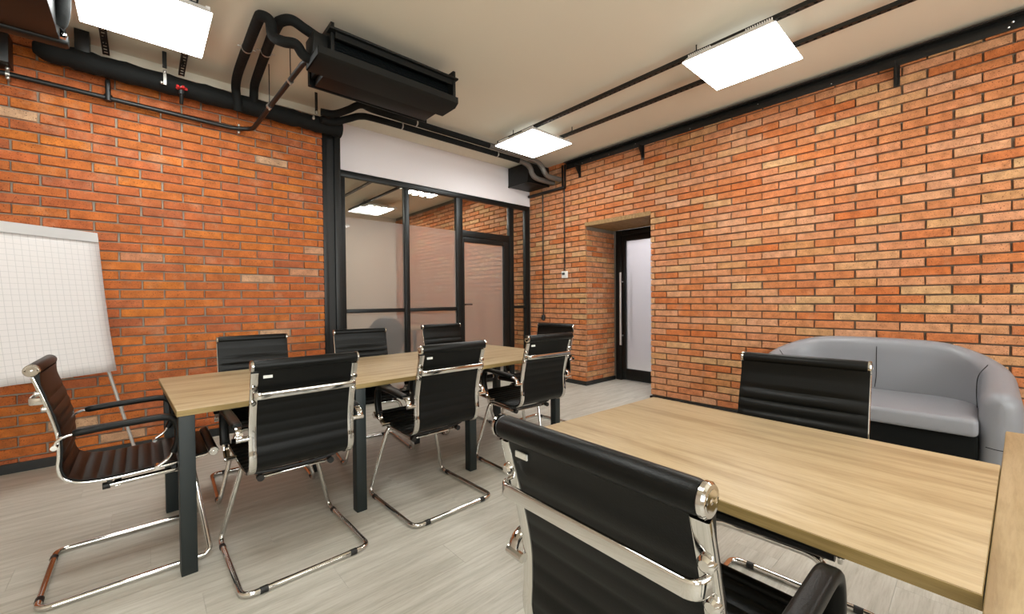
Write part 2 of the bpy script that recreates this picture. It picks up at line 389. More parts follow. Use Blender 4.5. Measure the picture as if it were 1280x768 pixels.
def lay_bricks(parent, mat, origin, rz, u0, u1, zbase, course, pitch, phase, ztop, holes=(), limit=300, gap=.0125, jit=.003, odd=.5, skip_below=0.0):
    """brick face lies in the local XZ plane through origin, outward normal -Y (local)"""
    rnd = random.Random(int(origin[0]*97+origin[1]*13)); R_ = Matrix.Rotation(rz, 4, 'Z'); O = Vector(origin)
    L0, H0 = pitch-gap, course-gap; var = brick_variants(L0, H0, mat); items = []
    j = 0
    while zbase+(j+1)*course < ztop+.005:
        z0 = zbase+j*course; zc = z0+course/2
        ph = phase+(0 if j % 2 == 0 else pitch*odd)
        segs = [(u0, u1)]
        for (a, b, za, zb) in holes:
            if za < zc < zb:
                segs = [s for (p, r) in segs for s in ((p, min(r, a)), (max(p, b), r)) if s[1]-s[0] > .02]
        if zc > skip_below:
            for (p, r) in segs:
                k = math.floor((p-ph)/pitch)
                while ph+k*pitch < r:
                    a, b = max(p, ph+k*pitch+rnd.uniform(-.004, .004)), min(r, ph+(k+1)*pitch); k += 1
                    if b-a-gap < .02: continue
                    items.append(((a+b)/2, zc+rnd.uniform(-.0008, .0008), b-a-gap, rnd.uniform(-jit, jit), rnd.uniform(-.003, .003)))
        j += 1
    def key(it):
        p = O+R_ @ Vector((it[0], 0, it[1])); s = project(p)
        if not s or not (-15 < s[0] < 1295 and -8 < s[1] < 776): return 1e3+p.length
        return s[2]/max(.3, 1)
    items.sort(key=key)
    for it in items[:limit]:
        o = link('brick', rnd.choice(var), parent)
        o.location = O+R_ @ Vector((it[0], it[3], it[1])); o.rotation_euler = (0, 0, rz+it[4]); o.scale = (it[2]/L0, 1, 1)
    if len(items) > limit:
        q = MB()
        for it in items[limit:]:
            l, h = it[2]/2, H0/2; b = .0035
            pts = [(-l+b, 0, -h+b), (l-b, 0, -h+b), (l-b, 0, h-b), (-l+b, 0, h-b), (-l, .004, -h), (l, .004, -h), (l, .004, h), (-l, .004, h), (-l, .03, -h), (l, .03, -h), (l, .03, h), (-l, .03, h)]
            pts = [O+R_ @ Vector((it[0]+x_, it[3]+y_, it[1]+z_)) for x_, y_, z_ in pts]
            q.add(pts, [(0, 1, 2, 3), (0, 4, 5, 1), (1, 5, 6, 2), (2, 6, 7, 3), (3, 7, 4, 0), (4, 8, 9, 5), (5, 9, 10, 6), (6, 10, 11, 7), (7, 11, 8, 4)])
        me = bpy.data.meshes.new('brick_field'); me.from_pydata(q.v, [], q.f); me.materials.append(M[mat])
        link('brick_field', me, parent, kind='stuff')
# wall_left : the brick wall beside the flip chart (plane Y = YA)
m = MB(); m.box((RX0, YA+.024, 0), (1.47, YP+.06, ZC)); wl = struct('wall_left', m, 'mortar')
lay_bricks(wl, 'brick_a', (0, YA, 0), 0, RX0, 1.468, .0246, .0774, .28, .1466, 3.20)
m = MB(); m.box((RX0, YA-.012, 3.196), (1.46, YA+.02, ZC-.001)); struct('trim_1', m, 'ceiling')
# wall_right : the long brick wall with the door recess (plane X = XB), local x = -Y
m = MB()
m.box((XB+.024, RY0, 0), (DX+.1, 2.695, ZC)); m.box((XB+.024, 3.721, 0), (DX+.1, NY1, ZC)); m.box((XB+.024, 2.695, 2.318), (DX+.1, 3.721, ZC))
wr = struct('wall_right', m, 'mortar_b')
# outward normal is -X : rotate local -Y onto -X  => rz = -90deg : local x -> -Y
lay_bricks(wr, 'brick_b', (XB, 0, 0), -PI/2, -YP, -RY0, .0393, .0753, .295, -.433, 3.28, holes=[(-3.709, -2.707, -1, 2.315)])
lay_bricks(wr, 'brick_b', (XB, 0, 0), -PI/2, -NY1, -YP-.07, .0393, .0753, .295, -.433, 3.25, limit=0)
# reveal of the recess (plane Y=3.709 facing the camera) and the hidden one
lay_bricks(wr, 'brick_b', (0, 3.709, 0), 0, XB+.034, DX-.02, .0393, .0753, .25, XB+.16, 2.27, limit=0, odd=.42)
lay_bricks(wr, 'brick_b', (0, 2.707, 0), PI, -DX+.02, -XB-.034, .0393, .0753, .25, -XB-.16, 2.27, limit=0)
# lintel board and soffit boards of the recess
m = MB(); m.box((XB-.004, 2.70, 2.262), (XB+.03, 3.72, 2.318), .002); link('lintel_board', m.mesh('lintel_board', M['lintel']), wr)
for k in range(5):
    x0 = XB+.032+k*.137; q = MB(); q.box((x0, 2.70, 2.268), (x0+.131, 3.72, 2.30)); link('soffit_board', q.mesh('soffit_board', M['lintel'], False), wr)
# bulkhead above the glass partition
m = MB(); m.box((1.47, YP+.004, 2.735), (XB+.012, YP+.07, ZC)); struct('wall_front', m, 'wall')
# next room far wall, left side reuse; a yellow panel on it
m = MB(); m.box((RX0, NY1, 0), (XB+.4, NY1+.15, ZC)); struct('wall_far', m, 'wall_cream')
# skirting
m = MB(); m.box((RX0, YA-.016, 0), (1.46, YA+.02, .071), .003); struct('baseboard_left', m, 'skirt')
m = MB(); m.box((XB-.016, 3.709, 0), (XB+.02, YP, .06), .003); m.box((XB-.016, 3.693, 0), (DX-.02, 3.712, .06), .003)
m.box((XB-.016, RY0, 0), (XB+.02, 2.706, .03), .003); struct('baseboard_right', m, 'skirt')
# corridor behind the recess door
m = MB(); m.box((7.4, .9, 0), (7.5, 6.1, ZC)); m.box((DX+.1, 6.0, 0), (7.4, 6.1, ZC)); m.box((DX+.1, .9, 0), (7.4, 1.0, ZC)); struct('wall_corridor', m, 'wall')
# steel column between brick and glass
t = thing('steel_column', 'black steel column at the joint of brick wall and glass partition', 'column', (1.557, YA+.09, 0))
t['kind'] = 'structure'
m = MB(); m.box((-.095, -.09, 0), (-.045, .08, ZC-.001), .002); part('flange', m, 'black_steel', t)
m = MB(); m.box((.03, -.09, 0), (.095, .08, ZC-.001), .002); part('flange', m, 'black_steel', t)
m = MB(); m.box((-.044, -.066, 0), (.029, .06, ZC-.001)); part('web', m, 'black_steel', t)
# ---------------- glass partition: window_1, door_1
def stick(name, a, b, parent, mat='frame', ch=.003):
    q = MB(); q.box(a, b, ch); return link(name, q.mesh(name, M[mat]), parent)
F0, F1 = YP, YP+.06
win = thing('window_1', '', ''); del win['label']; del win['category']; win['kind'] = 'structure'
stick('head_rail', (1.66, F0, 2.663), (4.70, F1, 2.731), win)
stick('jamb', (1.66, F0, 0), (1.76, F1, 2.662), win)
for x0, x1 in ((2.499, 2.566), (3.289, 3.39), (4.269, 4.356), (4.608, 4.70)): stick('mullion', (x0, F0, 0), (x1, F1, 2.662), win)
for x0, x1 in ((1.761, 2.498), (2.567, 3.288)):
    stick('middle_rail', (x0, F0+.004, 1.09), (x1, F1-.004, 1.138), win); stick('bottom_rail', (x0, F0+.004, 0), (x1, F1-.004, .07), win)
stick('middle_rail', (4.357, F0+.004, 1.10), (4.607, F1-.004, 1.14), win); stick('bottom_rail', (4.357, F0+.004, 0), (4.607, F1-.004, .07), win)
stick('transom', (3.391, F0+.002, 2.135), (4.268, F1-.002, 2.223), win)
G0, G1 = YP+.028, YP+.034
def pane(a, b, za, zb, mat, parent=win, name='pane'):
    q = MB()
    q.add([(a, G0, za), (b, G0, za), (b, G0, zb), (a, G0, zb)], [(0, 1, 2, 3)]) if mat == 'frost' else q.box((a, G0, za), (b, G1, zb))
    return link(name, q.mesh(name, M[mat], False), parent)
for x0, x1 in ((1.761, 2.498), (2.567, 3.288)):
    pane(x0, x1, 2.205, 2.662, 'glass'); pane(x0, x1, 1.139, 2.204, 'frost', name='frosted_pane'); pane(x0, x1, .071, 1.089, 'frost', name='frosted_pane')
pane(3.391, 4.268, 2.224, 2.662, 'glass'); pane(4.357, 4.607, 1.141, 2.662, 'glass'); pane(4.357, 4.607, .071, 1.099, 'glass')
door = thing('door_1', '', ''); del door['label']; del door['category']; door['kind'] = 'structure'
stick('stile', (3.394, F0+.006, .012), (3.42, F1-.006, 2.13), door); stick('stile', (4.15, F0+.006, .012), (4.264, F1-.006, 2.13), door)
stick('top_rail', (3.421, F0+.006, 2.06), (4.149, F1-.006, 2.13), door); stick('bottom_rail', (3.421, F0+.006, .012), (4.149, F1-.006, .1), door)
pane(3.421, 4.149, .101, 2.059, 'frost', door, 'frosted_pane')
m = MB(); m.tube([(3.407, F0+.004, 1.17), (3.407, F0-.045, 1.17)], .009); m.tube([(3.40, F0-.045, 1.17), (3.51, F0-.045, 1.17)], .009)
link('door_handle', m.mesh('door_handle', M['frame']), door)
# ---------------- door_2 in the brick recess
d2 = thing('door_2', '', ''); del d2['label']; del d2['category']; d2['kind'] = 'structure'
stick('door_frame', (DX-.005, 3.60, 0), (DX+.07, 3.695, 2.268), d2); stick('door_frame', (DX-.005, 2.72, 0), (DX+.07, 2.80, 2.268), d2)
stick('door_frame', (DX-.005, 2.801, 2.19), (DX+.07, 3.599, 2.268), d2)
stick('stile', (DX, 3.524, .012), (DX+.05, 3.597, 2.187), d2); stick('stile', (DX, 2.803, .012), (DX+.05, 2.87, 2.187), d2)
stick('top_rail', (DX, 2.871, 2.10), (DX+.05, 3.523, 2.187), d2); stick('bottom_rail', (DX, 2.871, .012), (DX+.05, 3.523, .18), d2)
q = MB(); q.add([(DX+.02, 2.871, .181), (DX+.02, 3.523, .181), (DX+.02, 3.523, 2.099), (DX+.02, 2.871, 2.099)], [(0, 1, 2, 3)])
link('frosted_pane', q.mesh('frosted_pane', M['frost'], False), d2)
m = MB(); m.tube([(DX-.065, 3.575, .54), (DX-.065, 3.575, 1.63)], .016)
for z_ in (.68, 1.49): m.tube([(DX-.065, 3.575, z_), (DX, 3.575, z_)], .009)
link('pull_handle', m.mesh('pull_handle', M['silver']), d2)
m = MB(); m.tube([(DX+.115, 3.50, .54), (DX+.115, 3.50, 1.63)], .013); 
for z_ in (.68, 1.49): m.tube([(DX+.115, 3.50, z_), (DX+.05, 3.53, z_)], .009)
link('pull_handle', m.mesh('pull_handle', M['silver']), d2)

# ================================================================ LIGHTS
def strut(mb, x, y0, y1, z0, wd=.041, h=.03, slots=True):
    """U channel with slotted bottom web, running along Y"""
    t_ = .003
    mb.box((x-wd/2, y0, z0), (x-wd/2+t_, y1, z0+h)); mb.box((x+wd/2-t_, y0, z0), (x+wd/2, y1, z0+h))
    if not slots:
        mb.box((x-wd/2+t_, y0, z0), (x+wd/2-t_, y1, z0+t_)); return
    mb.box((x-wd/2+t_, y0, z0), (x-.010, y1, z0+t_)); mb.box((x+.010, y0, z0), (x+wd/2-t_, y1, z0+t_))
    yy = y0
    while yy < y1:
        mb.box((x-.010, yy, z0), (x+.010, min(y1, yy+.030), z0+t_)); yy += .052
def support_rail(x, y0, y1, rods, label, slots=True):
    t = thing('support_rail', label, 'rail', (x, (y0+y1)/2, 3.18), 0, 'slotted ceiling rails')
    q = MB(); strut(q, 0, -(y1-y0)/2, (y1-y0)/2, 0, slots=slots); part('channel', q, 'black_steel', t, smooth=False)
    for r in rods:
        q = MB(); q.tube([(0, r-(y0+y1)/2, .004), (0, r-(y0+y1)/2, ZC-3.18)], .005, 8); q.box((-.012, r-(y0+y1)/2-.012, .03), (.012, r-(y0+y1)/2+.012, .038))
        part('hanger_rod', q, 'black_steel', t)
    return t
support_rail(3.357, -1.6, 4.0, (-1.0, 1.52, 3.72), 'black slotted rail carrying the two right ceiling panels, the one farther from the brick wall')
support_rail(3.82, -1.6, 3.45, (-1.0, 1.2, 3.2), 'black slotted rail carrying the two right ceiling panels, the one nearer the right brick wall')
support_rail(-.176, -1.6, 4.57, (-1, 1.4, 4.4), 'black slotted rail end under the top left panel, the one nearer the flip chart')
support_rail(.286, -1.6, 4.57, (-1, 1.4, 4.4), 'black slotted rail end under the top left panel, the one nearer the hoses')
def light_panel(cx, cy, label, grp='square ceiling light panels', s=.65):
    t = thing('ceiling_light', label, 'light', (cx, cy, 3.11), 0, grp)
    h = s/2
    q = MB(); q.box((-h, -h, 0), (h, h, .006)); part('diffuser', q, 'diffuser', t, smooth=False)
    q = MB()   # tapered white housing
    a, b = h+.004, h-.035
    q.add([(-a, -a, .0065), (a, -a, .0065), (a, a, .0065), (-a, a, .0065), (-b, -b, .055), (b, -b, .055), (b, b, .055), (-b, b, .055)],
          [(0, 1, 2, 3), (4, 7, 6, 5), (0, 4, 5, 1), (1, 5, 6, 2), (2, 6, 7, 3), (3, 7, 4, 0)])
    part('housing', q, 'white_plastic', t, smooth=False)
    q = MB(); q.box((-b+.04, -b+.04, .0555), (b-.04, b-.04, .058)); part('top_slot', q, 'uplight', t, smooth=False)
    q = MB()
    for sx in (-1, 1):
        for seg in ((-.30, -.12), (.12, .30)):
            n = 12
            for i in range(n):
                yy = seg[0]+(seg[1]-seg[0])*i/n
                q.box((sx*(h-.025)-.006, yy, .02), (sx*(h-.02)+.012, yy+.006, .058))
    part('cooling_fins', q, 'white_plastic', t, smooth=False, kind='stuff')
    return t
L0 = light_panel(3.585, 1.26, 'bright square ceiling panel nearest above the right brick wall')
dup(L0, (3.58, 3.61, 3.11), 0, 'bright square ceiling panel at the far corner above the black duct box')
dup(L0, (.05, 3.665, 3.11), 0, 'bright square ceiling panel at top left above the flip chart')
dup(L0, (3.585, -1.1, 3.11), 0, 'square ceiling panel on the right rails behind the camera')
dup(L0, (.05, 1.26, 3.11), 0, 'square ceiling panel on the left rails overhead of the camera')
dup(L0, (.05, -1.1, 3.11), 0, 'square ceiling panel on the left rails behind the camera')
# next room luminaires with four strips
def strip_light(cx, cy, label):
    t = thing('strip_light', label, 'light', (cx, cy, 3.11), 0, 'four tube lights in the next room')
    q = MB(); q.box((-.31, -.31, .012), (.31, .31, .05), .004); part('housing', q, 'white_plastic', t)
    for i in range(4):
        if i < 2: q = MB(); q.tube([(-.25+.5*i, 0, .05), (-.25+.5*i, 0, ZC-3.111)], .005, 6); part('hanger_rod', q, 'black_steel', t)
        q = MB(); x0 = -.27+i*.145; q.box((x0, -.29, 0), (x0+.06, .29, .0115)); part('lamp_tube', q, 'strip', t, smooth=False)
    return t
S0 = strip_light(3.66, 8.3, 'lit four tube ceiling light seen through the first clear pane')
dup(S0, (3.74, 6.4, 3.11), 0, 'lit four tube ceiling light seen through the second clear pane')
dup(S0, (1.2, 6.6, 3.11), 0, 'lit four tube ceiling light behind the brick and column side of the next room')
for x_, lab in ((3.357, 'dark ceiling rail seen through the glass, nearer the brick wall'), (2.85, 'dark ceiling rail seen through the glass, farther from the brick wall')):
    support_rail(x_, 5.1, 9.0, (6.4, 8.2), lab, False)
m = MB(); m.box((5.75, 2.6, 3.0), (6.9, 4.3, 3.02)); t = thing('corridor_light', 'ceiling light in the corridor behind the recessed frosted door', 'light', (0, 0, 0)); part('diffuser', m, 'corr', t)

# ================================================================ OVERHEAD SERVICES
def fix(mb, mat, name, label, cat, group=None):
    o = link(name, mb.mesh(name, M[mat])); o['label'] = label; o['category'] = cat
    if group: o['group'] = group
    return o
def clamp(mb, p, r, axis=(1, 0, 0), up=.0):
    ax = Vector(axis).normalized(); p = Vector(p)
    mb.tube([p-ax*.009, p+ax*.009], r, 14)
    mb.ball(p+Vector((0, 0, r+.004)), .008, 8); mb.ball(p-Vector((0, 0, r+.004)), .008, 8)
# main insulated pipe under the ceiling of the left brick wall
t = thing('insulated_pipe', 'thick black insulated pipe along the top of the left brick wall', 'pipe')
m = MB(); pts = [(-.55, 4.5, 3.065), (-.2, 4.5, 3.055), (.2, 4.5, 3.05), (.7, 4.5, 3.045), (1.2, 4.5, 3.04), (1.60, 4.5, 3.04)]
pp = smooth_path(pts, 8); scl = [1+.06*math.sin(i*1.3)+.04*math.sin(i*2.9) for i in range(len(pp))]; scl[0] = .5; scl[1] = .9
m.sweep(pp, circ(.076, 16), scale=scl); part('jacket', m, 'foam', t)
m = MB(); m.box((-.34, 4.44, 3.10), (-.26, 4.56, ZC-.002), .003); part('bracket', m, 'black_steel', t)
m = MB(); m.box((-.50, 4.46, 3.11), (-.44, 4.54, ZC-.002), .003); part('bracket', m, 'black_steel', t)
def hanger(x, y_, z_, r, ztop=ZC):
    q = MB(); q.box((x-.014, y_-.006, z_+r), (x+.014, y_+.006, ztop-.001)); return q
for x_ in (.17,):
    m = hanger(x_, 4.40, 3.06, .075); part('strap', m, 'black_steel', t)
    m = MB(); m.ball((x_, 4.395, 3.10), .014); m.ball((x_-.02, 4.40, 3.01), .014); m.box((x_-.01, 4.395, 3.0), (x_+.01, 4.405, 3.12)); part('clip', m, 'zinc', t)
# slim black pipe on the wall
t = thing('slim_pipe', 'slim glossy black pipe running along the left brick wall under the insulated pipe', 'pipe')
m = MB(); m.tube(fillet([(-1.3, 4.6, 2.875), (-.66, 4.6, 2.865), (.66, 4.6, 2.84), (.80, 4.52, 2.845), (.925, 3.33, 3.0), (.96, 3.27, 3.0), (1.02, 3.24, 3.0)], .05), .019, 12); part('pipe_run', m, 'black_steel', t)
m = MB(); m.tube([(-.172, 4.6, 2.86), (-.172, 4.6, 3.0), (-.172, 4.53, 3.03)], .017, 10); m.tube([(-.172, 4.6, 2.835), (-.172, 4.6, 2.88)], .026, 12); part('riser', m, 'black_steel', t)
for x_, z_ in ((-.683, 2.865), (.70, 2.842)):
    m = MB(); m.tube([(x_-.01, 4.6, z_), (x_+.01, 4.6, z_)], .024, 12); m.ball((x_, 4.585, z_+.033), .013); m.ball((x_, 4.585, z_-.033), .013); m.box((x_-.006, 4.6, z_-.03), (x_+.006, 4.655, z_+.03)); part('pipe_clamp', m, 'zinc', t)
for (x_, y_, z_) in ((.845, 4.05, 2.905), (.90, 3.60, 2.962)):
    m = MB(); clamp(m, (x_-.002, y_, z_), .024, (.1, -1, .1)); part('pipe_clamp', m, 'zinc', t)
    m = MB(); m.tube([(x_, y_, z_+.02), (x_, y_, ZC-.001)], .004, 6); part('threaded_rod', m, 'black_steel', t)
# valve
t = thing('shut_off_valve', 'small valve with a red wheel in front of the thick black pipe', 'valve', (.275, 4.40, 2.985))
m = MB(); m.tube([(0, .05, -.09), (0, .02, -.05), (0, 0, .01)], .014, 10); m.tube([(0, 0, -.03), (0, 0, .0)], .02, 10); part('stem', m, 'black_steel', t)
m = MB(); m.tube([(0, 0, .018), (0, 0, .026)], .016, 10)
for k in range(5):
    a = 2*PI*k/5; m.ball((.03*math.cos(a), .03*math.sin(a), .022), .013, 8)
    m.tube([(0, 0, .022), (.03*math.cos(a), .03*math.sin(a), .022)], .006, 6)
part('hand_wheel', m, 'red', t)
m = MB(); m.ball((0, 0, .03), .009); part('cap', m, 'zinc', t)
# two hoses from the wall pipe to the unit
def hose(name, label, pts, r, clamps):
    t = thing(name, label, 'pipe', (0, 0, 0), 0, 'insulated hoses to the ceiling unit')
    q = MB(); q.sweep(smooth_path(pts, 8), circ(r, 14)); part('jacket', q, 'foam', t)
    for (p, ax) in clamps:
        q = MB(); a = Vector(ax).normalized(); p = Vector(p); s_ = a.cross(Vector((0, 0, 1))).normalized()
        q.tube([p-a*.006, p+a*.006], r+.004, 14); q.tube([p-s_*(r+.022), p+s_*(r+.022)], .005, 6)
        q.ball(p-s_*(r+.022), .008, 8); q.ball(p+s_*(r+.022), .008, 8); part('hose_clamp', q, 'zinc', t)
    return t
hose('insulated_hose', 'black insulated hose to the ceiling unit, the one farther left', [(.68, 4.46, 2.96), (.672, 4.43, 3.03), (.655, 4.40, 3.14), (.646, 4.20, 3.19), (.640, 3.7, 3.195), (.638, 3.36, 3.195), (.645, 3.28, 3.19), (.69, 3.25, 3.16), (.71, 3.26, 3.07), (.76, 3.21, 3.03), (.83, 3.17, 3.02), (.88, 3.19, 2.98), (.92, 3.18, 2.96), (1.0, 3.18, 2.96)], .035,
     [((.641, 3.78, 3.195), (0, 1, 0))])
hose('insulated_hose', 'black insulated hose to the ceiling unit, the one nearer the unit', [(.80, 4.46, 3.06), (.80, 4.44, 3.12), (.793, 4.36, 3.19), (.78, 4.1, 3.2), (.762, 3.7, 3.2), (.752, 3.36, 3.2), (.765, 3.265, 3.2), (.82, 3.21, 3.2), (.90, 3.20, 3.17), (.99, 3.18, 3.13), (1.06, 3.18, 3.12)], .035,
     [((.765, 3.75, 3.2), (0, 1, 0))])
# two pipes that run along to the far corner
def long_pipe(label, pts, r, jacket_from):
    t = thing('refrigerant_pipe', label, 'pipe', (0, 0, 0), 0, 'insulated pipes across the partition')
    P = smooth_path(pts, 10); i0 = next(i for i, p in enumerate(P) if p.x > jacket_from)
    q = MB(); q.sweep(P[:i0+1], circ(r, 14)); part('jacket', q, 'foam', t)
    q = MB(); q.sweep(P[i0:], circ(r*1.05, 14)); part('taped_section', q, 'foil', t)
    return t
t1 = long_pipe('black pipe across the partition bulkhead, the lower of the two', [(1.36, 4.36, 3.04), (1.48, 4.36, 3.05), (1.60, 4.29, 3.09), (1.72, 4.27, 3.145), (1.9, 4.26, 3.16), (2.6, 4.26, 3.165), (3.6, 4.26, 3.165), (4.02, 4.25, 3.155), (4.16, 4.26, 3.11), (4.22, 4.28, 3.04), (4.34, 4.29, 2.995), (4.66, 4.27, 2.985)], .034, 3.9)
t2 = long_pipe('black pipe across the partition bulkhead, the upper of the two', [(1.34, 4.30, 3.09), (1.46, 4.27, 3.095), (1.56, 4.17, 3.13), (1.66, 4.09, 3.18), (1.85, 4.15, 3.195), (2.6, 4.15, 3.195), (3.6, 4.15, 3.195), (4.12, 4.14, 3.18), (4.27, 4.14, 3.12), (4.32, 4.13, 3.05), (4.42, 4.15, 3.015), (4.66, 4.14, 3.01)], .034, 3.3)
for tt, y_, z_ in ((t1, 4.26, 3.165), (t2, 4.15, 3.195)):
    for x_ in ((2.18, 3.55) if tt is t1 else (2.30,)):
        q = MB(); q.tube([(x_-.007, y_, z_), (x_+.007, y_, z_)], .038, 14); q.box((x_-.006, y_-.004, z_+.03), (x_+.006, y_+.004, ZC-.001)); q.ball((x_, y_-.03, z_-.02), .009); part('pipe_clamp', q, 'zinc', tt)
t = thing('pipe_hanger', 'black strap with zinc clips holding pipes beside the steel column', 'bracket', (1.30, 4.3, 3.0))
m = MB(); m.box((-.012, -.005, .06), (.012, .005, ZC-3.001)); part('strap', m, 'black_steel', t)
m = MB(); m.ball((.0, -.01, .07), .014); m.ball((-.03, -.01, .005), .014); m.box((-.035, -.012, 0), (-.02, -.004, .03)); m.box((-.008, -.012, .04), (.008, -.004, .08)); part('clip', m, 'zinc', t)
# fan-coil unit --------------------------------------------------
def fan_coil(loc, label, rz=0, L_=1.1):
    t = thing('air_conditioner', label, 'air conditioner', loc, rz, 'black ceiling fan coil units')
    # local: x 0..L, y 0 front .. back +, z 0 = underside of the drain pan
    q = MB(); sec = [(.0, .075), (.012, .075), (.012, .03), (.05, .012), (.24, .012), (.27, .03), (.27, .075), (.282, .075), (.282, .024), (.25, 0), (.045, 0), (0, .026)]
    q.add([(0, a, b) for a, b in sec]+[(L_+.03, a, b) for a, b in sec], [(i, (i+1) % 12, 12+(i+1) % 12, 12+i) for i in range(12)])
    q.add([(x_, a, b) for x_ in (0,) for a, b in sec[2:6]+sec[8:12]] , [])
    for x_ in (0, L_+.03-.01):
        q.box((x_, .012, .02), (x_+.01, .27, .07))
    part('drain_pan', q, 'unit', t)
    q = MB(); q.box((.10, .05, .08), (.125, .55, .30), .003); part('end_plate', q, 'unit', t)
    q = MB(); q.box((L_-.005, .02, .08), (L_+.02, .55, .30), .003); part('end_plate', q, 'unit', t)
    q = MB(); q.box((.08, .0, .225), (L_+.035, .08, .24), .002); q.box((.125, .03, .185), (L_-.005, .05, .225)); part('top_flange', q, 'unit', t)
    q = MB(); q.box((.125, .12, .08), (L_-.005, .14, .24))
    for i in range(10): q.box((.125, .10, .092+i*.014), (L_-.005, .122, .096+i*.014))
    part('coil', q, 'coil', t, smooth=False, kind='stuff')
    q = MB(); q.box((.125, .14, .24), (L_-.005, .55, .30)); q.box((.125, .30, .03), (L_-.005, .50, .24), .003); part('casing', q, 'unit', t)
    q = MB(); q.box((.085, .50, .03), (.10, .54, .13)); q.box((.085, .525, .03), (L_+.03, .54, .30)); part('rear_flange', q, 'unit', t)
    for x_ in (.16, L_-.04):
        for y_ in (.22, .46): q = MB(); q.tube([(x_, y_, .3), (x_, y_, ZC-loc[2]-.001)], .005, 8); part('hanger_rod', q, 'black_steel', t)
    q = MB(); q.box((-.0, .1, .08), (.10, .28, .22), .004); part('valve_box', q, 'unit', t)
    return t
fan_coil((.915, 2.965, 2.885), 'black fan coil air conditioner hung from the ceiling beside the hoses')
# second unit at the top left corner
t = thing('air_conditioner', 'black ceiling unit cut by the top left corner of the picture', 'air conditioner', (-.36, 3.88, 2.9), 0, 'black ceiling fan coil units')
m = MB(); m.box((-1.3, -.62, 0), (-.0, -.0, .30), .004); part('casing', m, 'unit', t)
m = MB(); m.sweep([(-1.3, .05, .02), (.02, .05, .02), (.035, .05, .02)], rrect(.09, .07, .02), side=(0, 1, 0), scale=[1, 1, .8]); part('drain_pan', m, 'unit', t)
m = MB(); m.tube(smooth_path([(.0, -.10, .05), (.015, -.11, .07), (.03, -.14, .14), (.035, -.16, .30), (.035, -.16, ZC-2.902)], 6), .035, 14); part('hose_stub', m, 'foam', t)
m = MB(); m.box((.005, -.05, .0), (.03, -.02, .10)); m.ball((.02, -.035, .02), .018); part('fitting', m, 'chrome', t)
# black cabinet box on the left brick wall top
m = MB(); m.box((-1.25, 4.50, 2.913), (-.665, YA-.002, 3.13), .004); fix(m, 'black_steel', 'duct_box', 'black box at the left frame edge above the slim pipe', 'duct')
# perimeter beam on wall_right
t = thing('steel_beam', 'long black steel beam bolted along the top of the right brick wall', 'beam', (XB, 0, 0))
m = MB(); m.box((-.012, -2.69, 3.142), (-.002, 4.05, 3.235), .001); m.box((-.075, -2.69, 3.225), (-.002, 4.05, 3.235), .001); part('angle', m, 'black_steel', t)
for yb in (.463, 2.80, 3.80, -1.4):
    q = MB(); a, b = yb-.004, yb+.004
    q.add([(-.004, a, 3.142), (-.004, a, 2.972), (-.13, a, 3.142), (-.004, b, 3.142), (-.004, b, 2.972), (-.13, b, 3.142)], [(0, 1, 2), (3, 5, 4), (0, 3, 4, 1), (1, 4, 5, 2), (2, 5, 3, 0)])
    q.box((-.012, yb-.02, 2.972), (-.002, yb+.02, 3.142)); part('gusset', q, 'black_steel', t, smooth=False)
for i, yb in enumerate((-.13, -.15, .9, 1.5, 2.2, 2.9, 3.3, 3.6, 3.75)):
    q = MB(); q.ball((-.012, yb, 3.165+.03*(i % 2)), .009 if i < 2 else .005, 8); part('bolt', q, 'zinc', t)
# cable tray, corner duct box, conduits
t = thing('cable_tray', 'black tray on the brick above the two thin conduits in the far corner', 'tray', (XB, 0, 0))
m = MB(); m.box((-.055, 4.06, 2.865), (-.003, 4.96-.14, 2.90), .003); part('tray_bed', m, 'black_steel', t)
m = MB(); m.box((-.035, 4.06, 2.90), (-.003, 4.075, 3.22), .002); m.box((-.035, 4.11, 2.90), (-.003, 4.12, 3.22), .002); part('upright', m, 'black_steel', t)
t = thing('duct_box', 'glossy black duct box in the far ceiling corner above the partition', 'duct', (4.25, 4.40, 2.965))
m = MB(); m.box((0, 0, 0), (.45, .435, .285), .003); part('casing', m, 'unit', t)
m = MB(); m.box((-.006, -.006, -.006), (.02, .02, .29)); m.box((-.006, -.006, -.006), (.45, .02, .012)); m.box((-.006, -.006, -.006), (.02, .435, .012)); part('corner_trim', m, 'unit', t, smooth=False)
def conduit(yc, z0, label, ztop=2.862):
    t = thing('conduit', label, 'conduit', (XB-.012, yc, 0), 0, 'thin black conduits on the brick')
    q = MB(); q.tube([(0, 0, z0), (0, 0, ztop)], .009, 10); part('tube', q, 'black_steel', t)
    z_ = z0+.15
    while z_ < ztop:
        q = MB(); q.tube([(0, 0, z_-.007), (0, 0, z_+.007)], .015, 10); part('clip', q, 'plastic', t); z_ += .42
    return t
c1 = conduit(4.53, .99, 'thin black conduit ending in a round box behind the far chair')
m = MB(); m.tube([(-.004, 0, .93), (-.004, 0, .99)], .03, 14); m.ball((-.004, 0, .93), .03, 12); part('round_box', m, 'plastic', c1)
conduit(4.09, 1.66, 'thin black conduit running down to the white thermostat')
t = thing('thermostat', 'white thermostat on the brick at the end of a black conduit', 'thermostat', (XB-.004, 4.085, 1.60))
m = MB(); m.box((-.024, -.055, -.05), (0, .055, .05), .004); part('housing', m, 'white_plastic', t)
m = MB(); m.box((-.0255, -.01, -.005), (-.0241, .042, .03)); part('display', m, 'screen', t)
m = MB(); m.ball((-.025, -.035, 0), .006); part('button', m, 'silver', t)

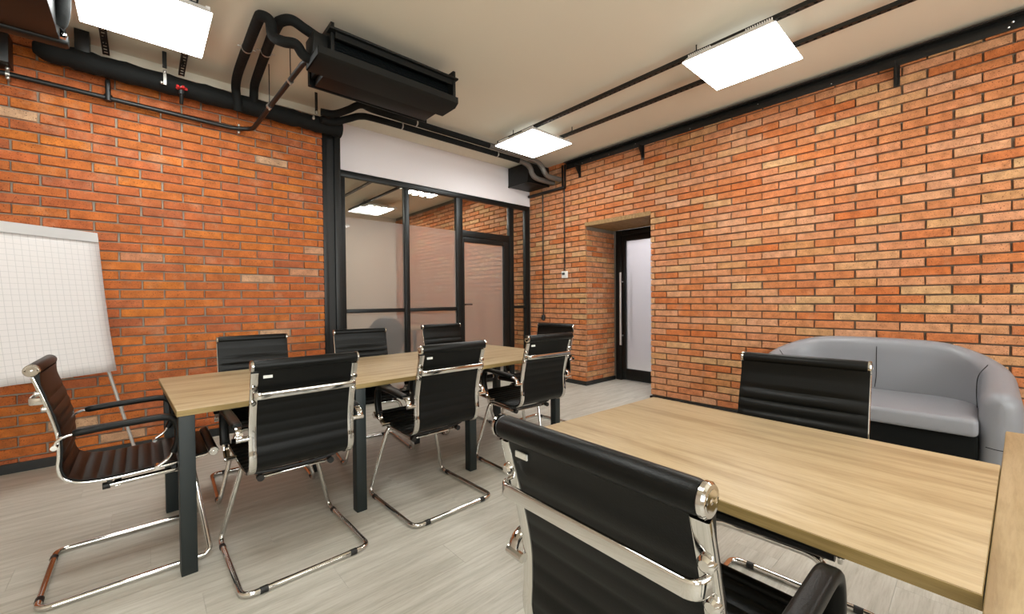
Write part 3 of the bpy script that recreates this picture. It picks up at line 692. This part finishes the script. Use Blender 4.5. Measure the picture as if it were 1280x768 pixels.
# ================================================================ TABLES
def table(name, label, loc, rz, L_, W_, legs, rails, legsz=(.06, .06)):
    """local x 0..L along the length, y 0..W, loc = corner"""
    t = thing(name, label, 'table', loc, rz)
    q = MB(); q.box((0, 0, .7222), (L_, W_, .75), .0012); part('tabletop', q, 'oak', t)
    q = MB(); e = .0012
    q.box((-e, -e, .7225), (L_+e, 0, .7475)); q.box((-e, W_, .7225), (L_+e, W_+e, .7475)); q.box((-e, 0, .7225), (0, W_, .7475)); q.box((L_, 0, .7225), (L_+e, W_, .7475))
    part('edge_band', q, 'oak_edge', t, smooth=False)
    for (x_, y_) in legs:
        q = MB(); q.box((x_-legsz[0]/2, y_-legsz[1]/2, 0), (x_+legsz[0]/2, y_+legsz[1]/2, .7215), .003); part('leg', q, 'steel', t)
    for (a, b) in rails:
        q = MB(); q.box(a, b, .003); part('frame_rail', q, 'black_steel', t)
    return t
rz1 = math.radians(1.9)
lx = (.034, .835, 1.66, 2.60); ly = (.03, .81)
table('conference_table', 'long light oak table with dark steel legs in front of the glass partition', (.107, 2.358, 0), rz1, 2.715, 1.10,
      [(x_, y_) for x_ in lx for y_ in ly], [((x0_, y_, .682), (x1_, y_+.03, .721)) for y_ in (.20, .66) for x0_, x1_ in ((.06, .819), (.851, 1.644), (1.676, 2.57))]+[((x_-.015, .061, .682), (x_+.015, .779, .721)) for x_ in lx[1:3]])
# near table: long side runs away from the camera along +Y
rz2 = math.radians(90-2.65)
table('work_table', 'light oak table in the right foreground running toward the door recess', (1.811, -.0445, 0), rz2, 1.10, .81,
      [(1.05, .05), (1.05, .76)], [((.19, .715, .685), (1.034, .745, .721)), ((.09, .27, .682), (1.034, .30, .721)), ((1.035, .081, .682), (1.065, .729, .721))])
table('side_table', 'light oak table at the right frame edge, set crosswise against the foreground table', (2.283, -.0695, 0), math.radians(180-2.6), 1.6, .80,
      [(.06, .06), (1.54, .06), (.06, .74), (1.54, .74)], [((.09, .045, .682), (1.51, .075, .721))], legsz=(.06, .06))

# ================================================================ CHAIR
def chair_profile():
    pts = [(0, .0, .962), (0, .012, .925), (0, .040, .83), (0, .062, .745), (0, .074, .675), (0, .075, .60), (0, .072, .555), (0, .082, .512), (0, .112, .487), (0, .165, .474), (0, .25, .471), (0, .36, .476), (0, .46, .483), (0, .585, .494)]
    P = smooth_path(pts, 10)
    S = [0]
    for i in range(1, len(P)): S.append(S[-1]+(P[i]-P[i-1]).length)
    return P, S
PROF, PS = chair_profile()
def prof_at(s):
    s = max(0, min(PS[-1], s))
    for i in range(1, len(PS)):
        if PS[i] >= s:
            t = (s-PS[i-1])/max(1e-9, PS[i]-PS[i-1]); return PROF[i-1].lerp(PROF[i], t), (PROF[i]-PROF[i-1]).normalized()
    return PROF[-1], (PROF[-1]-PROF[-2]).normalized()
def pad(s0, s1, plain_until, rib, hw=.2215):
    """leather hammock between the side rails, puffed ribs on the sitting side"""
    q = MB(); vs = []; n = int((s1-s0)/.0062); xs = [-1, -.97, -.895, -.88, -.4, 0, .4, .88, .895, .97, 1]; fs = []
    for i in range(n+1):
        s = s0+(s1-s0)*i/n; p, t = prof_at(s); nrm = Vector((0, -t.z, t.y)) * -1   # towards sitter
        if nrm.y < 0 and nrm.z < 0: nrm = -nrm
        nrm = Vector((0, -t.z, t.y))
        if s < plain_until: ph = max(0, min(1, (plain_until-s)/.02)); bump = .0075*min(1, ph*1.0)+.0
        else:
            u = ((s-plain_until)/rib) % 1; bump = .0095*(abs(math.sin(PI*u))**.55)
        for k, x_ in enumerate(xs):
            e = 1-abs(x_)**6*.75
            vs.append(Vector((x_*hw, 0, 0))+p+nrm*(.003+bump*e+(.019*max(0, 1-s/.07)**1.5 if s0 < .1 else 0)))
        for k, x_ in enumerate(xs):
            e = 1-abs(x_)**6*.75
            vs.append(Vector((x_*hw, 0, 0))+p-nrm*(.001+(bump*.28+.004)*(abs(x_) < .9)))
    m_ = len(xs); w_ = 2*m_
    for i in range(n):
        for k in range(m_-1):
            a = i*w_+k; fs.append((a, a+1, a+w_+1, a+w_)); b = i*w_+m_+k; fs.append((b, b+w_, b+w_+1, b+1))
        for k in (0, m_-1): fs.append((i*w_+k, (i+1)*w_+k, (i+1)*w_+m_+k, i*w_+m_+k))
    for i in (0, n): fs.append(tuple(i*w_+k for k in range(m_))+tuple(i*w_+m_+k for k in reversed(range(m_))))
    q.add(vs, fs); return q
def make_chair(label, loc, rz):
    t = thing('office_chair', label, 'chair', loc, rz, 'black leather chrome cantilever chairs')
    split = next(PS[i] for i, p in enumerate(PROF) if p.z < .545)
    part('backrest', pad(.02, split, .135, .0470), 'leather', t)
    part('seat', pad(split, PS[-1]-.02, split, .0452), 'leather', t)
    q = MB(); q.tube([(-.213, 0, .962), (-.205, 0, .962), (.205, 0, .962), (.213, 0, .962)], .0245, 20, scale=[.92, 1, 1, .92]); part('top_roll', q, 'leather', t)
    q = MB(); q.tube([(-.208, .588, .494), (.208, .588, .494)], .020, 18); part('front_roll', q, 'leather', t)
    for (y_, z_, r) in ((0, .962, .025), (.588, .494, .0215)):
        for sx in (-1, 1):
            q = MB(); q.tube([(sx*.2155, y_, z_), (sx*.222, y_, z_), (sx*.2255, y_, z_), (sx*.226, y_, z_), (sx*.2235, y_, z_), (sx*.2238, y_, z_), (sx*.2265, y_, z_)], r, 28, scale=[1, 1, .88, .62, .52, .34, .14]); part('roll_cap', q, 'chrome', t)
    rail = [(i, p) for i, p in enumerate(PROF) if PS[i] > .026 and PS[i] < PS[-1]-.02]; prof_n = {i: (lambda d: Vector((0, -d.z, d.y)))(prof_at(PS[i])[1]) for i, p in rail}
    for sx in (-1, 1):
        q = MB(); q.sweep([p+Vector((sx*.210, 0, 0))-prof_n[i]*.0075 for i, p in rail], rrect(.030, .012, .004, 2), side=(1, 0, 0)); part('side_rail', q, 'chrome', t)
    # back brace: flat bowed band
    br = fillet([(-.213, .030, .835), (-.208, -.010, .835), (.208, -.010, .835), (.213, .030, .835)], .045, 8)
    q = MB(); q.sweep(br, rrect(.030, .011, .005, 3), side=(0, 0, 1)); b = part('back_brace', q, 'chrome', t)
    for sx in (-1, 1):
        for z_ in (.868, .802):
            q = MB(); yb = .016 if z_ > .85 else .034
            q.tube([(sx*.213, yb+.004, z_), (sx*.213, yb-.008, z_), (sx*.213, yb-.013, z_)], .0125, 14, scale=[1, 1, .6]); link('bolt', q.mesh('bolt', M['chrome']), b)
    # armrests
    for sx in (-1, 1):
        X = sx*.258
        q = MB(); P_ = smooth_path([(X, .112, .694), (X, .20, .701), (X, .32, .706), (X, .395, .707), (X, .432, .694), (X, .448, .66), (X, .451, .61), (X, .440, .56), (X, .428, .538)], 6)
        q.sweep(P_, rrect(.040, .028, .010, 3), side=(1, 0, 0), scale=[.8]+[1]*(len(P_)-2)+[.8]); arm = part('armrest', q, 'leather', t)
        q = MB(); a = smooth_path([(X, .060, .650), (X, .070, .674), (X, .095, .689), (X, .13, .694)], 6)
        q.sweep(a, rrect(.026, .010, .003, 2), side=(1, 0, 0)); link('arm_bracket', q.mesh('arm_bracket', M['chrome']), arm, label='chrome bracket')
        q = MB(); q.tube([(sx*.222, .060, .648), (X+sx*.014, .060, .648)], .0105, 10); link('bracket_pin', q.mesh('bracket_pin', M['chrome']), arm, label='chrome pin')
        q = MB(); b = smooth_path([(X, .43, .545), (X, .415, .515), (X, .378, .488)], 6); q.sweep(b, rrect(.026, .010, .003, 2), side=(1, 0, 0)); link('arm_bracket', q.mesh('arm_bracket', M['chrome']), arm, label='chrome bracket')
        q = MB(); q.tube([(sx*.222, .374, .482), (X+sx*.012, .374, .482)], .0105, 10); link('bracket_pin', q.mesh('bracket_pin', M['chrome']), arm, label='chrome pin')
    # cantilever base
    z_ = .0145; W_ = .268; wt = .165
    pts = [(-wt, .505, .428), (-W_, .565, z_), (-W_, .0, z_), (W_, .0, z_), (W_, .565, z_), (wt, .505, .428)]
    path = fillet(pts, .05, 8, closed=True)
    q = MB(); q.tube(path, .0125, 14, closed=True); part('base_frame', q, 'chrome', t)
    for sx in (-1, 1):
        q = MB(); q.tube([(sx*wt*.95, .205, .418), (sx*wt*.95, .492, .428)], .012, 12); part('seat_tube', q, 'chrome', t)
    q = MB(); q.box((-wt, .225, .404), (wt, .25, .412), .002); part('cross_bar', q, 'chrome', t)
    q = MB(); q.box((-wt, .44, .414), (wt, .46, .422), .002); part('cross_bar', q, 'chrome', t)
    for yy in (.215, .435):
        q = MB(); q.sweep(smooth_path([(-.207, yy, .456), (-.17, yy, .440), (-.08, yy, .432), (.08, yy, .432), (.17, yy, .440), (.207, yy, .456)], 5), rrect(.016, .014, .004, 2), side=(0, 1, 0)); part('seat_support', q, 'plastic', t)
    for sx in (-1, 1):
        q = MB(); q.tube([(sx*wt*.95, .19, .4175), (sx*wt*.95, .215, .4185)], .0155, 12); part('tube_cap', q, 'plastic', t)
        q = MB(); q.tube([(sx*.175, .0, z_-.0005), (sx*.205, .0, z_-.0005)], .0142, 12); part('glide', q, 'plastic', t)
        q = MB(); q.tube([(sx*W_, .47, z_-.0005), (sx*W_, .50, z_-.0005)], .0142, 12); part('glide', q, 'plastic', t)
    q = MB(); p, tt = prof_at(.052); q.box((-.178, p.y-.0135, p.z-.006), (-.143, p.y-.0105, p.z+.006)); part('maker_tag', q, 'tag', t)
    return t
R_ = math.radians
ch = make_chair('black chair at the left head of the long table, side-on by the flip chart', (-.335, 2.735, 0), R_(-90))
dup(ch, (.555, 2.005, 0), R_(1), 'black chair turned away, leftmost on the near side of the long table')
dup(ch, (1.338, 2.005, 0), R_(1), 'black chair turned away, middle one on the near side of the long table')
dup(ch, (2.17, 2.03, 0), R_(-2), 'black chair turned away, rightmost on the near side of the long table')
dup(ch, (.612, 3.58, 0), R_(178), 'black chair facing the viewer in front of the left brick wall across the long table')
dup(ch, (1.44, 3.64, 0), R_(173), 'black chair facing the viewer in front of the steel column and first glass pane')
dup(ch, (2.33, 3.73, 0), R_(178), 'black chair facing the viewer in front of the second glass pane')
dup(ch, (3.12, 2.84, 0), R_(95), 'black chair at the far right head of the long table, mostly hidden by another chair')
dup(ch, (.563, .457, 0), R_(-91.8), 'large foreground black chair with chrome back brace, cut by the bottom edge')
dup(ch, (2.05, .49, 0), R_(91.5), 'black chair on the far side of the foreground table in front of the grey sofa')

# ================================================================ SOFA
def sofa():
    t = thing('sofa', 'grey leatherette two-seat tub sofa against the right brick wall', 'sofa', (0, 0, 0))
    y0, y1, xf, xb = -.095, 1.205, 3.74, 4.50     # centre lines of arms, front and back
    pts = [(xf, y0), (xb-.25, y0), (xb, y0+.28), (xb, y1-.28), (xb-.25, y1), (xf, y1)]
    P = []
    for i, p in enumerate(pts):
        P.append(Vector((p[0], p[1], 0)))
    # corners as quarter ellipses
    path = []
    NR = 7; rs = [.085*(1-math.cos(PI/2*k/NR)) for k in range(NR)]
    for d_ in rs: path.append(Vector((xf+d_, y0, 0)))
    for k in range(9): path.append(Vector((xf+.085+(xb-.36-xf-.085)*k/8, y0, 0)))
    for k in range(1, 13): a = PI/2*k/12; path.append(Vector((xb-.36+.36*math.sin(a), y0+.36-.36*math.cos(a), 0)))
    for k in range(1, 12): path.append(Vector((xb, y0+.36+(y1-y0-.72)*k/12, 0)))
    for k in range(0, 13): a = PI/2*k/12; path.append(Vector((xb-.36+.36*math.cos(a), y1-.36+.36*math.sin(a), 0)))
    for k in range(1, 9): path.append(Vector((xb-.36+(xf+.085-xb+.36)*k/8, y1, 0)))
    for d_ in reversed(rs): path.append(Vector((xf+d_, y1, 0)))
    n = len(path); q = MB(); vs = []; fs = []; S = 26
    for i, p in enumerate(path):
        a = path[max(0, i-1)]; b = path[min(n-1, i+1)]; t_ = (b-a).normalized(); nr = Vector((t_.y, -t_.x, 0))   # outward
        d = min(i, n-1-i); tt = min(1, d/28); sm = tt*tt*(3-2*tt)
        ytn = (p.y-(y0+y1)/2)/((y1-y0)/2); xn = max(0, (p.x-xf)/(xb-xf))
        top = .655+.215*(xn**1.5)+.03*(1-min(1, ytn*ytn))*xn
        th = .085*(1-.25*xn); 
        e = 1.0
        if d < NR: e = max(.12, math.sin(PI/2*d/NR)); top -= th*(1-e)*.75; th *= (1-e)*0+1
        for k in range(S):
            u = k/(S-1)
            # section: outer bottom -> top arc -> inner bottom
            if u < .3: x_ = 1; z_ = .03+(top-th-.03)*(u/.3)
            elif u < .7:
                an = PI*(u-.3)/.4; x_ = math.cos(an); z_ = top-th+math.sin(an)*th
            else: x_ = -1; z_ = top-th-(top-th-.03)*((u-.7)/.3)
            bul = 1+.10*math.sin(PI*min(1, max(0, (z_-.1)/(top-.1))))
            vs.append(p+nr*(x_*th*e*bul)+Vector((0, 0, z_)))
    for i in range(n-1):
        for k in range(S-1): fs.append((i*S+k, (i+1)*S+k, (i+1)*S+k+1, i*S+k+1))
        fs.append((i*S+S-1, (i+1)*S+S-1, (i+1)*S, i*S))
    fs.append(tuple(range(S))); fs.append(tuple((n-1)*S+k for k in reversed(range(S))))
    q.add(vs, fs); part('shell', q, 'sofa', t)
    # seat cushion
    bm = bmesh.new(); bmesh.ops.create_cube(bm, size=1)
    sx0, sx1, sy0, sy1 = 3.68, 4.43, y0+.088, y1-.088
    for v in bm.verts: v.co = ((sx0+sx1)/2+v.co.x*(sx1-sx0), (sy0+sy1)/2+v.co.y*(sy1-sy0), .438+v.co.z*.108)
    ed = [e for e in bm.edges if abs(e.verts[0].co.x-e.verts[1].co.x) < 1e-4 and abs(e.verts[0].co.y-e.verts[1].co.y) < 1e-4 and e.verts[0].co.x > 4]
    bmesh.ops.bevel(bm, geom=ed, offset=.25, segments=8, affect='EDGES', profile=.5)
    bmesh.ops.bevel(bm, geom=[e for e in bm.edges if abs(e.verts[0].co.z-e.verts[1].co.z) < 1e-4 or e.verts[0].co.x < 3.7], offset=.028, segments=4, affect='EDGES', profile=.5)
    me = bpy.data.meshes.new('seat_cushion'); bm.to_mesh(me); bm.free(); me.shade_smooth(); me.set_sharp_from_angle(angle=R_(40)); me.materials.append(M['sofa']); link('seat_cushion', me, t)
    q = MB(); q.box((3.74, y0+.09, .03), (4.40, y1-.09, .382), .004); part('base_panel', q, 'sofa_dark', t)
    # seams
    def seam(pp): q = MB(); q.tube(smooth_path(pp, 6), .0022, 6); part('seam', q, 'sofa_dark', t)
    xi = xb-.0638*1.10
    seam([(xi+.001, .555, .50), (xi-.004, .545, .6), (xi-.002, .545, .74), (xi+.012, .545, .845), (xb, .545, .896)])
    for sy, yy in ((1, y0), (-1, y1)):
        seam([(xb-.335, yy+sy*.0935, .45), (xb-.335, yy+sy*.099, .60), (xb-.335, yy+sy*.09, .70), (xb-.335, yy+sy*.05, .775)])
        seam([(xf-.004, yy-.06, .33), (xf-.03, yy-.02, .33), (xf-.03, yy+.02, .33), (xf-.004, yy+.06, .33)])
    for x_ in (3.86, 4.46):
        for y_ in (y0, y1):
            q = MB(); q.tube([(x_, y_, 0), (x_, y_, .032)], .022, 12); part('foot', q, 'plastic', t)
sofa()

# ================================================================ FLIP CHART
t = thing('flip_chart', 'white flip chart with gridded paper on a grey tripod at the left frame edge', 'flip chart', (-.20, 4.40, 0))
du = Vector((-.82, -.572, 0)); dn = Vector((-.572, .82, 0)).normalized()   # along the board leftwards, away from the room
def fc(u, z_, off=0, lean=True):
    l = (z_-1.25)*.13 if lean else 0
    return Vector(du)*u+dn*(off+l)+Vector((0, 0, z_))
ang = math.atan2(-du.y, -du.x)
def slab(z0, z1, u0a, u0b, u1, d0, d1, name, mat):
    q = MB(); A = [fc(u0a, z0, d0), fc(u1, z0, d0), fc(u1, z1, d0), fc(u0b, z1, d0), fc(u0a, z0, d1), fc(u1, z0, d1), fc(u1, z1, d1), fc(u0b, z1, d1)]
    q.add(A, [(0, 1, 2, 3), (4, 7, 6, 5), (0, 4, 5, 1), (1, 5, 6, 2), (2, 6, 7, 3), (3, 7, 4, 0)]); return part(name, q, mat, t, smooth=False)
slab(.80, 1.76, .05, .05, .66, .012, .03, 'board', 'white_plastic')
slab(1.69, 1.76, .02, .02, .70, -.022, .006, 'clamp_bar', 'silver')
slab(.77, .80, .03, .03, .68, -.03, .03, 'pen_tray', 'silver')
# paper pad: slightly curling sheet built in its own frame so that the grid print follows it
q = MB(); n = 14; vs = []; fs = []
for i in range(n+1):
    z_ = 1.72-(1.72-.725)*i/n; f_ = i/n
    for k in range(9):
        u = (.012+.006*f_)+(.66-.012-.006*f_)*k/8
        vs.append((-u, -.010-.035*f_**3-.008*math.sin(k*.7)*f_-((z_-1.25)*-.13), z_-1.25))
for i in range(n):
    for k in range(8): a = i*9+k; fs.append((a, a+1, a+10, a+9))
q.add(vs, fs); o = part('paper_pad', q, 'paper', t); o.rotation_euler = (0, 0, ang); o.location = (0, 0, 1.25)
sol = o.modifiers.new('thickness', 'SOLIDIFY'); sol.thickness = .004; sol.offset = 1
def leg(a, b): q = MB(); q.tube([a, b], .011, 12); part('leg', q, 'silver', t)
leg(fc(.10, 1.2, .045), (.155, .02, .0)); leg(fc(.58, 1.2, .045), (-.82, -.50, .0)); leg(fc(.50, 1.3, .05), (-.80, .06, 0))
q = MB(); q.tube([fc(.06, 1.2, .05), fc(.62, 1.2, .05)], .010, 10); part('cross_bar', q, 'silver', t)

# ================================================================ NEXT ROOM CONTENT (seen blurred through frosted panes)
t = thing('armchair', 'dark round armchair blurred behind the lower left frosted pane', 'chair', (2.50, 5.42, 0), R_(12))
m = MB()
m.ball((0, 0, .72), .30, 24, (1, .45, 1)); part('backrest', m, 'leather', t)
m = MB(); m.ball((0, .20, .42), .28, 20, (1, 1, .28)); part('seat', m, 'leather', t)
m = MB(); m.tube([(0, 0, .02), (0, 0, .40)], .03, 12); m.tube([(0, 0, 0.001), (0, 0, .03)], .26, 24); part('pedestal', m, 'chrome', t)
t = thing('desk', 'pale desk blurred behind the frosted panes', 'table', (3.35, 6.9, 0))
m = MB(); m.box((-.6, -.35, .72), (.6, .35, .75), .002); part('tabletop', m, 'oak', t)
for x_ in (-.55, .55):
    for y_ in (-.3, .3):
        m = MB(); m.box((x_-.025, y_-.025, 0), (x_+.025, y_+.025, .719)); part('leg', m, 'steel', t)
